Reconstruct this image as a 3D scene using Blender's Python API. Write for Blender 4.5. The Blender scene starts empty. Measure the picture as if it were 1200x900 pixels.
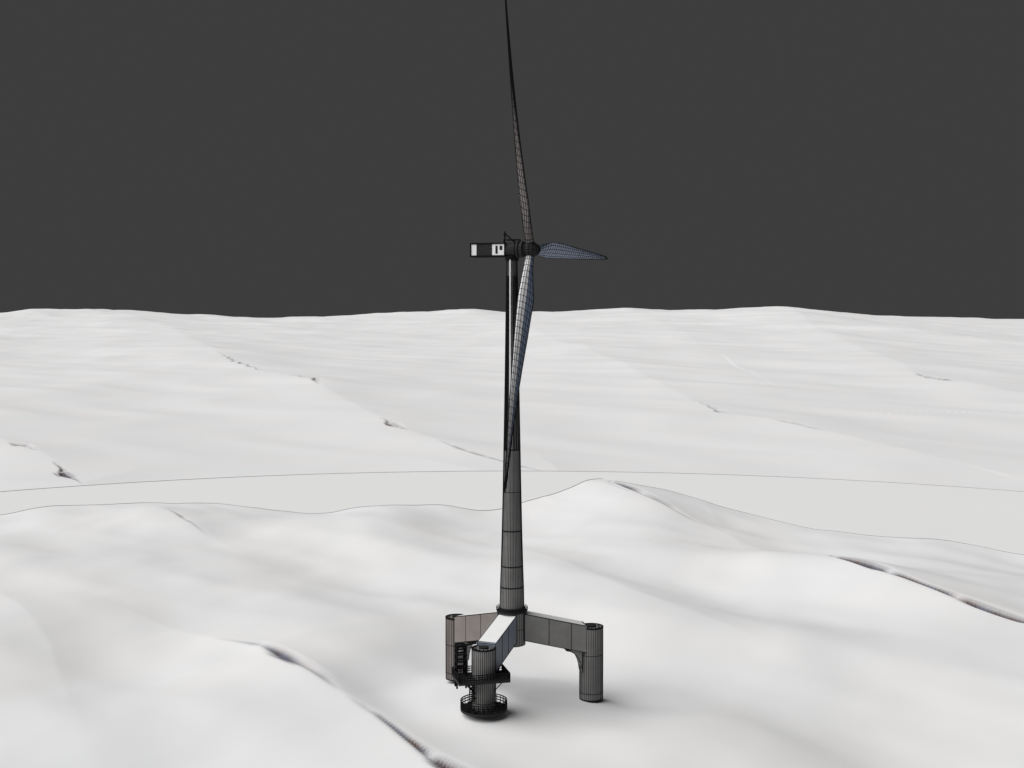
import bpy, math, random
import numpy as np
from mathutils import Vector, Matrix
rng = np.random.default_rng(7)
scene = bpy.context.scene
scene.view_settings.view_transform = 'Standard'
scene.view_settings.look = 'None'
scene.view_settings.exposure = 0

# ------------------------------------------------------------ materials
def mat(name, col, rough=0.6, noise=0.0, scale=0.3, metal=0.0, spec=0.3):
    m = bpy.data.materials.new(name); m.use_nodes = True
    nt = m.node_tree; b = nt.nodes['Principled BSDF']
    b.inputs['Roughness'].default_value = rough
    b.inputs['Metallic'].default_value = metal
    b.inputs['Specular IOR Level'].default_value = spec
    if noise > 0:
        tc = nt.nodes.new('ShaderNodeTexCoord')
        n = nt.nodes.new('ShaderNodeTexNoise'); n.inputs['Scale'].default_value = scale
        n.inputs['Detail'].default_value = 6
        r = nt.nodes.new('ShaderNodeValToRGB')
        r.color_ramp.elements[0].position = 0.3; r.color_ramp.elements[1].position = 0.7
        r.color_ramp.elements[0].color = tuple(c*(1-noise) for c in col)+(1,)
        r.color_ramp.elements[1].color = tuple(min(1, c*(1+noise)) for c in col)+(1,)
        nt.links.new(tc.outputs['Object'], n.inputs['Vector'])
        nt.links.new(n.outputs['Fac'], r.inputs['Fac'])
        nt.links.new(r.outputs['Color'], b.inputs['Base Color'])
    else:
        b.inputs['Base Color'].default_value = tuple(col)+(1,)
    return m

STEEL = mat('painted_steel', (0.21,0.207,0.205), 0.6, 0.12, 0.25)
WARM  = mat('warm_lit_steel', (0.22,0.195,0.185), 0.6, 0.10, 0.25)  # warm cast of the light put into the port steel colour
COOL  = mat('cool_lit_steel', (0.17,0.19,0.23), 0.6, 0.10, 0.25)  # cool cast of the light on the bow arm, put into the colour
WHITE = mat('white_paint', (0.82,0.82,0.82), 0.5, 0.02, 0.3)
BLACK = mat('black_seam', (0.006,0.006,0.007), 0.8, spec=0.1)
DARK  = mat('dark_steel', (0.02,0.02,0.022), 0.7, 0.2, 0.8, spec=0.2)
BLADE = mat('blade_laminate', (0.16,0.20,0.29), 0.45, 0.05, 0.2)
BLADEU= mat('blade_laminate_grey', (0.17,0.155,0.15), 0.5, 0.15, 0.2)
BLADEW= mat('blade_laminate_lit', (0.70,0.70,0.71), 0.45, 0.05, 0.2)  # white highlight along the lower blade, painted as its own colour
LINE  = mat('edge_line', (0.40,0.40,0.41), 0.8)
FLATM = mat('calm_surface', (0.80,0.80,0.80), 0.9, 0.006, 0.01, spec=0.05)

def sea_material():
    m = bpy.data.materials.new('pale_sea_surface'); m.use_nodes = True
    nt = m.node_tree; b = nt.nodes['Principled BSDF']
    b.inputs['Roughness'].default_value = 0.85
    b.inputs['Specular IOR Level'].default_value = 0.08
    tc = nt.nodes.new('ShaderNodeTexCoord')
    n = nt.nodes.new('ShaderNodeTexNoise'); n.inputs['Scale'].default_value = 0.012; n.inputs['Detail'].default_value = 4
    nt.links.new(tc.outputs['Object'], n.inputs['Vector'])
    r = nt.nodes.new('ShaderNodeValToRGB')
    r.color_ramp.elements[0].position = .35; r.color_ramp.elements[1].position = .65
    r.color_ramp.elements[0].color = (0.785,0.79,0.805,1)
    r.color_ramp.elements[1].color = (0.81,0.80,0.797,1)
    nt.links.new(n.outputs['Fac'], r.inputs['Fac'])
    a = nt.nodes.new('ShaderNodeAttribute'); a.attribute_name = 'fold_shade'
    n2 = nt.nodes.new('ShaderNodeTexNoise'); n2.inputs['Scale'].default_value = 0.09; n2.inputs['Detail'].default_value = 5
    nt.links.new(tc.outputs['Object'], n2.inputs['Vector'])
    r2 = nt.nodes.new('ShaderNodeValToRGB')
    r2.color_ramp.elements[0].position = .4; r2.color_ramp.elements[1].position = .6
    r2.color_ramp.elements[0].color = (0.085,0.05,0.042,1)  # crease shade painted in, brown to blue-grey along the folds
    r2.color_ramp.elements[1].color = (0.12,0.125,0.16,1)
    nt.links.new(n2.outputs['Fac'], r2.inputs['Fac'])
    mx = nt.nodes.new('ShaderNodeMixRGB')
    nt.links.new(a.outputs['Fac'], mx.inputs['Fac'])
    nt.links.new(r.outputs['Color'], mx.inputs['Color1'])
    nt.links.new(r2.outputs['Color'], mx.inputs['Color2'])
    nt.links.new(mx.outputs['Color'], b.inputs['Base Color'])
    return m
SEA = sea_material()

# ------------------------------------------------------------ helpers
def empty(name):
    o = bpy.data.objects.new(name, None); scene.collection.objects.link(o); return o
def mesh_obj(name, verts, faces, material, parent, smooth=False):
    me = bpy.data.meshes.new(name); me.from_pydata([tuple(v) for v in verts], [], faces); me.update()
    me.materials.append(material)
    if smooth:
        me.polygons.foreach_set('use_smooth', [True]*len(me.polygons))
    o = bpy.data.objects.new(name, me); scene.collection.objects.link(o); o.parent = parent
    return o
def wire(o, th=0.2, name=None):
    w = bpy.data.objects.new(name or o.name+'_seams', o.data.copy())
    w.data.materials.clear(); w.data.materials.append(BLACK)
    scene.collection.objects.link(w); w.parent = o.parent; w.matrix_world = o.matrix_world.copy()
    m = w.modifiers.new('w','WIREFRAME'); m.thickness = th; m.use_even_offset = False; m.use_replace = True; m.offset = 0
    return w
def lathe(name, prof, segs, material, parent, M=None, cap=True):
    M = M or Matrix()
    vs=[]; fs=[]
    for r,z in prof:
        for i in range(segs):
            a=2*math.pi*i/segs
            vs.append(M@Vector((r*math.cos(a), r*math.sin(a), z)))
    for k in range(len(prof)-1):
        for i in range(segs):
            j=(i+1)%segs
            fs.append((k*segs+i,k*segs+j,(k+1)*segs+j,(k+1)*segs+i))
    if cap:
        fs.append(tuple(reversed(range(segs)))); n=(len(prof)-1)*segs
        fs.append(tuple(range(n,n+segs)))
    return mesh_obj(name, vs, fs, material, parent)
def tubes(name, segs_list, r, material, parent, n=6):
    vs=[];fs=[]
    for p,q in segs_list:
        p=Vector(p);q=Vector(q);d=(q-p)
        if d.length<1e-6: continue
        d.normalize(); u=d.orthogonal().normalized(); v=d.cross(u)
        b=len(vs)
        for c in (p,q):
            for i in range(n):
                a=2*math.pi*i/n; vs.append(c+u*(r*math.cos(a))+v*(r*math.sin(a)))
        for i in range(n):
            j=(i+1)%n; fs.append((b+i,b+j,b+n+j,b+n+i))
        fs.append(tuple(b+i for i in reversed(range(n)))); fs.append(tuple(b+n+i for i in range(n)))
    return mesh_obj(name, vs, fs, material, parent)
def boxM(name, M, lo, hi, material, parent, cuts=(1,1,1)):
    vs=[];fs=[];idx={}
    def vert(i,j,k):
        key=(i,j,k)
        if key not in idx:
            idx[key]=len(vs)
            vs.append(M@Vector([lo[a]+(hi[a]-lo[a])*(i,j,k)[a]/cuts[a] for a in range(3)]))
        return idx[key]
    nx,ny,nz=cuts
    for i in range(nx):
        for j in range(ny):
            fs.append((vert(i,j,0),vert(i,j+1,0),vert(i+1,j+1,0),vert(i+1,j,0)))
            fs.append((vert(i,j,nz),vert(i+1,j,nz),vert(i+1,j+1,nz),vert(i,j+1,nz)))
    for i in range(nx):
        for k in range(nz):
            fs.append((vert(i,0,k),vert(i+1,0,k),vert(i+1,0,k+1),vert(i,0,k+1)))
            fs.append((vert(i,ny,k),vert(i,ny,k+1),vert(i+1,ny,k+1),vert(i+1,ny,k)))
    for j in range(ny):
        for k in range(nz):
            fs.append((vert(0,j,k),vert(0,j,k+1),vert(0,j+1,k+1),vert(0,j+1,k)))
            fs.append((vert(nx,j,k),vert(nx,j+1,k),vert(nx,j+1,k+1),vert(nx,j,k+1)))
    return mesh_obj(name, vs, fs, material, parent)

# ============================================================ TURBINE
T = empty('floating_wind_turbine')
def tr(z):
    return np.interp(z,[42,48,60,80,115,150],[3.75,3.65,3.2,2.75,2.1,1.6])
prof=[(tr(z),z) for z in (42.6,49.5,56,67,79,92,105,118,131,142,150)]
tower=lathe('tower',prof,40,STEEL,T); wire(tower,0.23)
fl=lathe('tower_base_flange',[(4.7,41.6),(4.7,42.2),(4.2,42.25),(4.2,43.1),(3.85,43.15)],28,DARK,T)
rail=[]
for i in range(24):
    a=2*math.pi*i/24; b=2*math.pi*(i+1)/24
    p=(4.8*math.cos(a),4.8*math.sin(a)); q=(4.8*math.cos(b),4.8*math.sin(b))
    rail.append(((p[0],p[1],42),(p[0],p[1],43.2)))
    for z in (42.6,43.2): rail.append(((p[0],p[1],z),(q[0],q[1],z)))
tubes('tower_base_railing',rail,0.1,BLACK,T,4)
for i,z in enumerate((49.5,56,67,92,118)):
    lathe('tower_ring_%d'%(i+1),[(tr(z)+.12,z-.15),(tr(z)+.12,z+.15)],36,BLACK,T)
tubes('tower_white_line',[((-.55,-tr(z0)-.2,z0),(-.55,-tr(z1)-.2,z1)) for z0,z1 in zip(range(96,146,6),range(102,151,6))],0.24,WHITE,T)  # thin white line up the front of the upper tower
def onT(a,z): return ((tr(z)+.1)*math.cos(a),(tr(z)+.1)*math.sin(a),z)
for nm_,z_lo,angs in (('tower_riser',56,(-2.75,-.4)),('tower_riser_upper',92,(-2.45,-2.2,-1.35,-1.05,-.75))):
    tubes(nm_,[(onT(a,z0),onT(a,z0+5.9)) for a in angs for z0 in np.arange(z_lo,144,5.9)],0.2,BLACK,T)
cc=lathe('central_column',[(4.1,31.5),(4.1,36.5),(4.1,41.6)],32,STEEL,T); wire(cc,0.22)

cols={'starboard':((24.9,5.0),12.8,35.6,3.65,STEEL),'port':((-17.9,17.3),15.6,35.6,3.5,WARM),'bow':((-8.3,-20.5),17.6,35.6,3.5,COOL)}
for nm,((cx,cy),z0,z1,R,amat) in cols.items():
    M=Matrix.Translation((cx,cy,0))
    c=lathe(nm+'_column',[(R,z0),(R,z0+2.2),(R,27),(R,z1)],34,STEEL if nm!='port' else WARM,T,M); wire(c,0.25)
    lathe(nm+'_column_cap_rim',[(R+.15,z1-.15),(R+.15,z1+.25),(R-.35,z1+.27),(R-.35,z1+.05)],26,BLACK,T,M,cap=False)
    lathe(nm+'_column_foot_rim',[(R+.1,z0-.1),(R+.1,z0+.25)],26,BLACK,T,M)
    lathe(nm+'_column_hatch',[(1.5,z1),(1.5,z1+.5),(1.3,z1+.55)],16,DARK,T,M)
    bo=[]
    for i in range(12):
        a=2*math.pi*i/12
        bo.append(((cx+2.2*math.cos(a),cy+2.2*math.sin(a),z1+.1),(cx+2.9*math.cos(a),cy+2.9*math.sin(a),z1+.1)))
    tubes(nm+'_column_cap_stiffeners',bo,.14,BLACK,T,4)
    d=Vector((cx,cy,0)); L=d.length; ang=math.atan2(cy,cx)
    A=Matrix.Rotation(ang,4,'Z')
    w=2.9
    vs=[];xs=[3.4,3.4+(L-3.4)*.35,L-7.2,L-R*.55]
    for k,x in enumerate(xs):
        t=(x-3.4)/(L-3.4)
        top=41.2+(36.0-41.2)*t; bot=33.0+(27.6-33.0)*t
        for y,z in ((-w,bot),(w,bot),(w,top),(-w,top)): vs.append(A@Vector((x,y,z)))
    fs=[(3,2,1,0)]
    for k in range(3):
        b=k*4
        for i in range(4):
            j=(i+1)%4; fs.append((b+i,b+j,b+4+j,b+4+i))
    fs.append((12,13,14,15))
    am=mesh_obj(nm+'_arm',vs,fs,amat,T); wire(am,0.27)
    tv=[]
    for x in (3.9,L-R*.75):
        t=(x-3.4)/(L-3.4)
        for y in (-w+.12,w-.12): tv.append(A@Vector((x,y,41.2-5.2*t+.16)))
    mesh_obj(nm+'_arm_lit_top',tv,[(0,2,3,1)],WHITE,T)  # white sheet on the arm: its sunlit top put into the colour
    xi=L-R+.15; pts=[]
    n=7; cxr,czr=xi-5,21.8
    for i in range(n+1):
        a=math.pi/2*i/n
        pts.append((cxr+5*math.cos(a), czr+7*math.sin(a)))
    pts.append((xi,29.4))
    vs=[A@Vector((x,y,z)) for y in (-2.2,2.2) for x,z in pts]; m=len(pts)
    fs=[tuple(range(m)),tuple(reversed(range(m,2*m)))]+[(i,i+m,(i+1)%m+m,(i+1)%m) for i in range(m)]
    kb=mesh_obj(nm+'_knee_bracket',vs,fs,STEEL if nm!='bow' else DARK,T); wire(kb,0.24)

bx,by=cols['bow'][0]
Mb=Matrix.Translation((bx,by,0))
hp=lathe('heave_plate',[(6.9,17.2),(6.9,17.9)],32,DARK,T,Mb)
seg=[]
for i in range(32):
    a=2*math.pi*i/32;b=2*math.pi*(i+1)/32;r=6.8
    p=(bx+r*math.cos(a),by+r*math.sin(a));q=(bx+r*math.cos(b),by+r*math.sin(b))
    seg.append(((*p,17.8),(*p,20.2)))
    for z in (18.7,19.5,20.2): seg.append(((*p,z),(*q,z)))
    if i%2==0: seg.append(((bx+3.4*math.cos(a),by+3.4*math.sin(a),18.05),(*p,18.05)))
tubes('heave_plate_stiffeners',seg,0.17,BLACK,T,4)
Mp=Mb@Matrix.Rotation(math.radians(14),4,'Z')
pf=boxM('work_platform',Mp,(-8.5,-5.2,26.4),(6.8,5.2,27.2),DARK,T,(8,6,1))
seg=[]
def rl(p,q,n,z0=27.2,h=1.9):
    p=Vector(p);q=Vector(q)
    for i in range(n+1):
        a=p.lerp(q,i/n); seg.append((Mp@Vector((a.x,a.y,z0)),Mp@Vector((a.x,a.y,z0+h))))
    for z in (z0+h*.33,z0+h*.66,z0+h): seg.append((Mp@Vector((p.x,p.y,z)),Mp@Vector((q.x,q.y,z))))
rl((-8.4,-5.1),(6.7,-5.1),18); rl((6.7,-5.1),(6.7,5.1),12); rl((6.7,5.1),(-8.4,5.1),18); rl((-8.4,5.1),(-8.4,-5.1),12)
for x in (-6.5,5):
    for y in (-4,4):
        seg.append((Mp@Vector((x,y,26.6)),Mp@Vector((x*.45,y*.5,22.8))))
tubes('work_platform_railing',seg,0.17,BLACK,T,4)
seg=[]
for x,y in ((-7.6,2.0),(-7.6,4.6),(-4.9,2.0),(-4.9,4.6)):
    seg.append((Mp@Vector((x,y,23.5)),Mp@Vector((x,y,36.2))))
for z in (29.5,31.5,33.5,35.2,36.2):
    c=[(-7.6,2.0),(-7.6,4.6),(-4.9,4.6),(-4.9,2.0)]
    for i in range(4):
        seg.append((Mp@Vector((*c[i],z)),Mp@Vector((*c[(i+1)%4],z))))
seg.append((Mp@Vector((-7.6,2,36.2)),Mp@Vector((-2,.5,37.2))))
tubes('access_frame',seg,0.3,BLACK,T,5)
seg=[]
for x in (-4.7,-3.5):
    seg.append((Mp@Vector((x,-2.2,20.5)),Mp@Vector((x,-2.2,26.6))))
for k in range(9):
    z=20.9+k*.65; seg.append((Mp@Vector((-4.7,-2.2,z)),Mp@Vector((-3.5,-2.2,z))))
for z in (21.5,25.5): seg.append((Mp@Vector((-3.6,-2.2,z)),Mp@Vector((-2,-1.6,z))))
tubes('boat_landing',seg,0.2,BLACK,T,5)

# nacelle --------------------------------------------------------
HUB=Vector((5.7,-0.6,153.0))
ax=Vector((0.952,-0.306,0)); e=Vector((0.306,0.952,0)); up=Vector((0,0,1))
N=Matrix((ax,e,up)).transposed().to_4x4(); N.translation=Vector((0,0,153.0))
nb=boxM('nacelle',N,(-12.6,-2.1,-1.9),(-1.6,2.1,1.9),WHITE,T,(4,2,2))
fr=[]
for y in (-2.12,2.12):
    c=[(-12.6,y,-1.9),(-1.6,y,-1.9),(-1.6,y,1.9),(-12.6,y,1.9)]
    for i in range(4): fr.append((N@Vector(c[i]),N@Vector(c[(i+1)%4])))
for x in (-12.6,-1.6):
    for z in (-1.9,1.9): fr.append((N@Vector((x,-2.12,z)),N@Vector((x,2.12,z))))
tubes('nacelle_frame',fr,0.27,BLACK,T,5)
for k,y in enumerate((-2.16,2.16)):
    lo=(-10.7,min(y,y*.98),-1.7);hi=(-5.7,max(y,y*.98),1.7)
    boxM('nacelle_side_panel_%d'%(k+1),N,lo,hi,DARK,T)
    boxM('nacelle_vent_%d'%(k+1),N,(-4.6,lo[1],-1.2),(-3.9,hi[1],1.2),DARK,T)
    boxM('nacelle_vent_b_%d'%(k+1),N,(-3.3,lo[1],-.1),(-2.4,hi[1],1.2),DARK,T)
boxM('nacelle_roof_plate',N,(-12.3,-1.9,1.9),(-1.8,1.9,2.1),DARK,T)
Rx=N@Matrix.Rotation(math.pi/2,4,'Y')
lathe('main_frame',[(1.9,-1.9),(2.3,-1.6),(2.3,1.2),(2.0,1.5)],20,DARK,T,Rx)
g=lathe('generator',[(2.0,1.5),(2.6,1.7),(2.6,2.3),(2.1,2.4),(2.1,2.8),(2.6,2.9),(2.6,3.6),(1.9,3.9)],24,DARK,T,Rx)
lathe('yaw_bearing',[(1.9,149.6),(2.1,149.9),(2.1,151.2)],20,BLACK,T)
s=lathe('hub_spinner',[(1.7,3.9),(2.1,4.6),(2.3,5.8),(2.1,7.1),(1.5,8.1),(.7,8.7),(.1,8.85)],16,DARK,T,Rx)
sw=wire(s,0.2)
tubes('nacelle_mast',[(N@Vector((-2.3,0,1.9)),N@Vector((-2.3,0,5.6))),(N@Vector((-2.3,-.9,4.6)),N@Vector((-2.3,.9,4.6))),
   (N@Vector((-2.3,0,5)),N@Vector((0.8,0,2.3))),(N@Vector((-1.6,0,3)),N@Vector((2.6,0,3))),(N@Vector((2.6,0,3)),N@Vector((2.6,0,2.4)))],0.24,BLACK,T)
tubes('nacelle_roof_rail',[(N@Vector((-2,-1.9,2.0)),N@Vector((-2,-1.9,3))),(N@Vector((1.5,-1.9,1.6)),N@Vector((1.5,-1.9,3))),(N@Vector((-2,-1.9,3)),N@Vector((1.5,-1.9,3)))],0.15,BLACK,T)

# blades ---------------------------------------------------------
def blade(name, th, L, material, wth, material2=None, bendk=4.6):
    span = up*math.cos(th)-e*math.sin(th)
    tang = up*math.sin(th)+e*math.cos(th)
    NS=36; NP=14
    vs=[];fs=[];mi=[]
    for k in range(NS+1):
        t=k/NS; s=1.8+(L-1.8)*t
        chord=np.interp(t,[0,.05,.18,.35,.6,.85,.97,1],[2.5,2.9,6.0,5.3,3.6,2.0,1.2,.3])
        thick=np.interp(t,[0,.05,.2,.4,.7,1],[2.6,2.6,2.6,1.8,.9,.2])
        tw=-math.radians(np.interp(t,[0,.15,.4,.7,1],[37,36,29,18,10]))
        roundness=max(0,1-t/.15)
        bend=bendk*t**1.5
        c=HUB+span*s+ax*bend
        cd=tang*math.cos(tw)+ax*math.sin(tw); td=ax*math.cos(tw)-tang*math.sin(tw)
        for i in range(NP):
            a=2*math.pi*i/NP
            x=math.cos(a)
            yy=math.sin(a)*(roundness+(1-roundness)*(0.5+0.5*x)**0.5*1.05)
            off=(1-roundness)*0.15
            vs.append(c+cd*((x*.5-off)*chord)+td*(yy*.5*thick))
    for k in range(NS):
        for i in range(NP):
            j=(i+1)%NP; fs.append((k*NP+i,k*NP+j,(k+1)*NP+j,(k+1)*NP+i))
            mi.append(1 if (material2 and math.cos(2*math.pi*(i+.5)/NP)<0.15) else 0)
    fs.append(tuple(reversed(range(NP)))); fs.append(tuple(range(NS*NP,NS*NP+NP))); mi+=[0,0]
    o=mesh_obj(name,vs,fs,material,T)
    wire(o,wth)
    if material2:
        o.data.materials.append(material2); o.data.polygons.foreach_set('material_index',mi)
    M=Matrix((tang,ax,span)).transposed().to_4x4(); M.translation=HUB
    lathe(name+'_root_collar',[(1.45,1.2),(1.45,2.6)],18,BLACK,T,M)
blade('blade_a',math.radians(30),78.0,BLADEU,0.27)
blade('blade_b',math.radians(150),79,BLADEW,0.23,BLADE)
blade('blade_c',math.radians(270),80,BLADE,0.22)

# ============================================================ SEA
S = empty('sea')
def polyfield(X,Y,ridges):
    H=np.zeros_like(X); F=np.zeros_like(X)
    for R in ridges:
        P=np.array(R['p'],float); n=len(P)
        best=np.full(X.shape,1e18); A=np.zeros_like(X); W=np.ones_like(X); C=np.zeros_like(X); SG=np.ones_like(X)
        for i in range(n-1):
            ax_,ay_=P[i,0],P[i,1]; dx,dy=P[i+1,0]-ax_,P[i+1,1]-ay_
            L2=dx*dx+dy*dy
            t=np.clip(((X-ax_)*dx+(Y-ay_)*dy)/L2,0,1)
            px=X-(ax_+t*dx); py=Y-(ay_+t*dy); d=px*px+py*py
            m=d<best
            best=np.where(m,d,best)
            A=np.where(m,P[i,2]+(P[i+1,2]-P[i,2])*t,A)
            W=np.where(m,P[i,3]+(P[i+1,3]-P[i,3])*t,W)
            C=np.where(m,P[i,4]+(P[i+1,4]-P[i,4])*t,C)
            SG=np.where(m,np.sign(dx*py-dy*px),SG)
        d=np.sqrt(best)
        wob=1+0.6*np.sin(X*.11+Y*.05)*np.sin(Y*.07-X*.03)
        back=np.exp(-(d/W)**1.15)
        front=np.exp(-(d/(W*.8))**1.3)
        h=A*np.where(SG>0,back,front)
        C=np.clip((C-.25)/.65,0,1)
        wc=W*0.021*wob*(.25+.75*C)+0.3
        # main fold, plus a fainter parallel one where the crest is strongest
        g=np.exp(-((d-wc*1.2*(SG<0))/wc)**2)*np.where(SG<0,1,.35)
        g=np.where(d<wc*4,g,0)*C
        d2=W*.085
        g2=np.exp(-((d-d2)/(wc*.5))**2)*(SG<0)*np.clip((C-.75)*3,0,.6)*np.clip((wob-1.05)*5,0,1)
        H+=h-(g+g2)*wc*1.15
        F=np.maximum(F,np.clip(g*1.35,0,1)*np.clip(.4+1.5*np.abs(wob-1)*2,0,1))  # mask for the painted crease shade
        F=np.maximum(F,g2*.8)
    return H,F
def waves(X,Y,lams,amp,seed,spread=.5,phi0=math.atan2(.45,.9),n=3):
    r=np.random.default_rng(seed); H=np.zeros_like(X)
    for l in lams:
        for _ in range(n):
            a=phi0+r.normal(0,spread); k=2*math.pi/(l*r.uniform(.8,1.25)); ph=r.uniform(0,6.28)
            wx=X+l*.25*np.sin(Y*k*.37+ph*2)
            arg=k*(wx*math.cos(a)+Y*math.sin(a))+ph
            s=.5+.5*np.sin(arg)
            H+=amp*l*(s**1.4-.42)
    return H

near_ridges=[
 dict(p=[(-190,150,0,60,0),(-128,88,4,55,0),(-86,52,8,48,.6),(-72,30,8.5,46,1),(-60,12,8.5,44,.8),(-52,-4,8.5,42,.2),(-39,-21,9,42,.6),(-28,-42,9.5,42,1),(-16,-62,9.5,42,1),(2,-88,9,40,.5),(30,-140,0,36,0)]),
 dict(p=[(108,330,0,60,0),(128,262,4,60,.1),(145,214,7,60,1),(166,159,8.5,60,1),(182,122,9,60,1),(201,84,9,60,1),(217,48,8,60,.9),(240,-14,0,50,0)]),
 dict(p=[(46,480,7,80,.4),(62,440,9,80,.8),(77,405,8.5,75,.9),(94,365,6.5,65,.8),(117,300,2,50,0),(130,270,0,50,0)]),
 dict(p=[(-110,385,0,60,0),(-40,395,3,60,0),(20,412,5,55,0),(55,436,2,50,0)]),
 dict(p=[(-235,400,0,60,0),(-209,364,5,60,.2),(-190,335,6,60,.6),(-176,315,6,60,.4),(-127,241,0,50,0)]),
 dict(p=[(-20,330,0,70,0),(20,220,5,70,0),(70,110,5,60,0),(110,20,0,60,0)]),
 dict(p=[(-330,330,0,80,0),(-250,200,8,80,0),(-165,60,7,70,0),(-110,-60,0,60,0)]),
]
def yedge(X):
    b=np.interp(X,[-700,-420,-310,-235,-150,-80,0,40,60,85,110,150,200,275,420,700],[330,380,396,425,400,388,398,420,438,422,405,375,325,280,235,150])
    return b+3*np.sin(X*.06)+2*np.sin(X*.13+1)
def near_h(X,Y):
    H=waves(X,Y,[190,120],.014,3,.3)+waves(X,Y,[60],.007,5,.4)+waves(X,Y,[24],.0035,8,.6)
    R,F=polyfield(X,Y,near_ridges)
    base=9.0
    # swell lifts round the platform so that the column feet and heave plate touch it
    q=np.exp(-(((X-2)/38)**2+((Y-0)/38)**2)**2.2)
    tgt=12.75+np.clip(25-X,-10,50)/43*2.5+2.1*np.exp(-((X+8)**2+(Y+20)**2)/15**2)
    Z=base+H+R
    Z=Z*(1-q)+q*(tgt+.06*H)
    Z-=8.5*np.clip((X-120)/160,0,1)*np.clip((Y-150)/150,0,1)
    r=np.hypot(X,Y)
    Z=Z*(1-np.clip((r-540)/70,0,1))-8*np.clip((r-540)/70,0,1)
    return Z,F
def grid_obj(name,X,Y,Z,F,material):
    ny,nx=X.shape
    co=np.stack([X,Y,Z],-1).reshape(-1,3).astype(np.float32)
    idx=np.arange(nx*ny).reshape(ny,nx)
    q=np.stack([idx[:-1,:-1],idx[:-1,1:],idx[1:,1:],idx[1:,:-1]],-1).reshape(-1,4)
    me=bpy.data.meshes.new(name)
    me.vertices.add(len(co)); me.vertices.foreach_set('co',co.ravel())
    me.loops.add(q.size); me.loops.foreach_set('vertex_index',q.ravel().astype(np.int32))
    me.polygons.add(len(q)); me.polygons.foreach_set('loop_start',(np.arange(len(q))*4).astype(np.int32))
    me.polygons.foreach_set('loop_total',np.full(len(q),4,np.int32))
    me.polygons.foreach_set('use_smooth',np.ones(len(q),bool))
    me.update(calc_edges=True)
    at=me.attributes.new('fold_shade','FLOAT','POINT'); at.data.foreach_set('value',F.ravel().astype(np.float32))
    me.materials.append(material); me.validate()
    o=bpy.data.objects.new(name,me); scene.collection.objects.link(o); o.parent=S
    return o
xs=np.concatenate([np.arange(-620,-320,4),np.arange(-320,300,.9),np.arange(300,621,4)])
V=np.concatenate([np.linspace(0,.42,110,endpoint=False),np.linspace(.42,1,640)])
X=np.repeat(xs[None,:],len(V),0)
E=yedge(xs)[None,:]
Y=-600+(E+600)*V[:,None]
Z,F=near_h(X,Y)
Xs=np.vstack([X,X[-1:],X[-1:]]); Ys=np.vstack([Y,Y[-1:]+1.0,Y[-1:]+2.5]); Zs=np.vstack([Z,Z[-1:]-1.5,np.full((1,len(xs)),-9.)]); Fs=np.vstack([F,F[-1:]*0,F[-1:]*0])
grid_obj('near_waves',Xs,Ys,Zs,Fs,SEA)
rim=[((X[-1,i],Y[-1,i],Z[-1,i]),(X[-1,min(i+3,len(xs)-1)],Y[-1,min(i+3,len(xs)-1)],Z[-1,min(i+3,len(xs)-1)])) for i in range(60,len(xs)-60,3)]
tubes('near_waves_rim',rim,0.36,LINE,S,4)

n=360
vs=[(0,0,0)]+[(656*math.cos(2*math.pi*i/n),656*math.sin(2*math.pi*i/n),0) for i in range(n)]
mesh_obj('calm_water',vs,[(0,1+i,1+(i+1)%n) for i in range(n)],FLATM,S)
ring=[((656*math.cos(2*math.pi*i/n),656*math.sin(2*math.pi*i/n),-.05),(656*math.cos(2*math.pi*(i+1)/n),656*math.sin(2*math.pi*(i+1)/n),-.05)) for i in range(n)]
tubes('calm_water_rim',ring,0.5,LINE,S,4)

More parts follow.
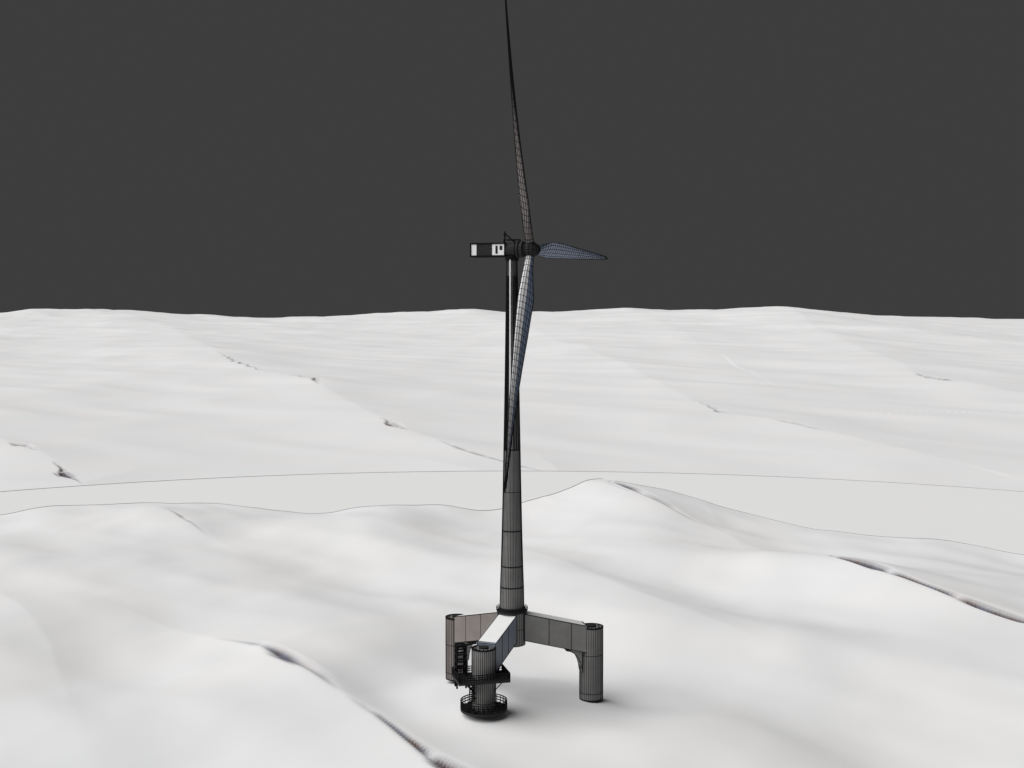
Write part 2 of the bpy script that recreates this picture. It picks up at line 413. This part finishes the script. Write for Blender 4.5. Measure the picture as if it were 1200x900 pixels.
def fr_(pts):
    return [(x,y-391,a,w,c) for x,y,a,w,c in pts]
far_ridges=[
 dict(p=fr_([(-4390,13000,100,1500,0),(-2038,7280,52,900,0),(-1200,4700,36,560,0),(-827,3447,29,400,0),(-559,2620,23,290,.6),(-470,2400,21,280,.4),(-400,2230,20,260,.1),(-317,2068,19,240,.75),(-290,1960,17,230,.2),(-270,1880,16,220,0),(-159,1489,13,180,0),(-125,1384,12,170,.9),(-105,1330,11,150,.2),(-90,1290,10,140,0),(-48,1198,8,120,.6),(34,1034,5,100,.4)])),
 dict(p=fr_([(-700,13500,85,1500,0),(0,6550,45,900,0),(140,3800,30,480,0),(218,2730,23,360,0),(240,1900,16,240,0),(258,1547,13,200,.6),(270,1510,13,190,.1),(285,1480,13,180,0),(311,1414,12,170,.6),(338,1319,9,150,.2),(381,1142,5,120,0)])),
 dict(p=fr_([(1200,13500,75,1200,0),(800,7500,45,800,0),(560,4200,22,500,0),(480,3000,8,300,0)])),
 dict(p=fr_([(2900,13500,95,1400,0),(1092,4680,40,600,0),(720,2300,22,320,0),(698,2136,21,290,.75),(703,2085,20,280,.8),(712,2010,19,270,.2),(734,1836,16,230,0),(750,1610,9,170,0)])),
 dict(p=fr_([(-1500,2900,10,380,0),(-805,1610,14,220,0),(-552,1337,12,160,0),(-480,1215,11,140,.2),(-453,1191,11,135,.9),(-425,1150,9,120,.2),(-400,1110,8,120,.1),(-362,1034,8,100,1),(-321,963,3,90,.1)])),
 dict(p=fr_([(1600,9000,40,700,0),(1416,5310,30,550,0),(1310,3275,20,380,0),(1250,2200,9,250,0)])),
 dict(p=fr_([(-6500,13500,70,1400,0),(-3500,7500,40,800,0),(-2000,4000,22,500,0),(-1400,2600,12,320,0)])),
]
def fh(X,Y):
    r=np.hypot(X,Y+391)
    H=waves(X,Y,[170],.005,11,.3)
    H+=waves(X,Y,[420],.0065,12,.3)*np.clip((r-900)/1200,0,1)
    H+=waves(X,Y,[1300,800],.006,13,.3)*np.clip((r-1600)/3500,0,1)
    H+=waves(X,Y,[3400],.0055,15,.8)*np.clip((r-6000)/6000,0,1)
    R,F=polyfield(X,Y,far_ridges)
    Z=-5.0+H+R-12*np.clip((r-4000)/9000,0,1)
    rr=np.hypot(X,Y)
    k=np.clip((rr-690)/160,0,1); k=k*k*(3-2*k); Z=np.minimum(Z,-.4)*(1-k)+Z*k
    return Z,F
fine=np.radians(np.linspace(58,122,1250)); coarse=np.radians(np.linspace(122,418,260))[1:]
ang=np.concatenate([fine,coarse])
rad=np.concatenate([np.linspace(600,1000,120,endpoint=False),np.geomspace(1000,12600,520)])
Aa,Rr=np.meshgrid(ang,rad)
X=Rr*np.cos(Aa);Y=Rr*np.sin(Aa)
Z,F=fh(X,Y)
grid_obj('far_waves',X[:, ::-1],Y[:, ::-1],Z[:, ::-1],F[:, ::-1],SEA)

# ============================================================ LIGHT / WORLD / CAMERA
w=bpy.data.worlds.new('World'); scene.world=w; w.use_nodes=True
bg=w.node_tree.nodes['Background']; bg.inputs[0].default_value=(0.0467,0.0467,0.0467,1); bg.inputs[1].default_value=1
sd=bpy.data.lights.new('sun','SUN'); sd.energy=3.5; sd.angle=math.radians(70); sd.color=(1,.995,.985)
so=bpy.data.objects.new('sun',sd); scene.collection.objects.link(so)
dirv=Vector((-0.80,-0.24,1.0)).normalized()
so.rotation_euler=dirv.to_track_quat('Z','Y').to_euler()
cd=bpy.data.cameras.new('camera'); co=bpy.data.objects.new('camera',cd); scene.collection.objects.link(co)
cd.lens=45; cd.sensor_width=36; cd.clip_start=1; cd.clip_end=60000
co.location=(0,-391,136.1); co.rotation_euler=(math.radians(90-3.51),0,0)
scene.camera=co
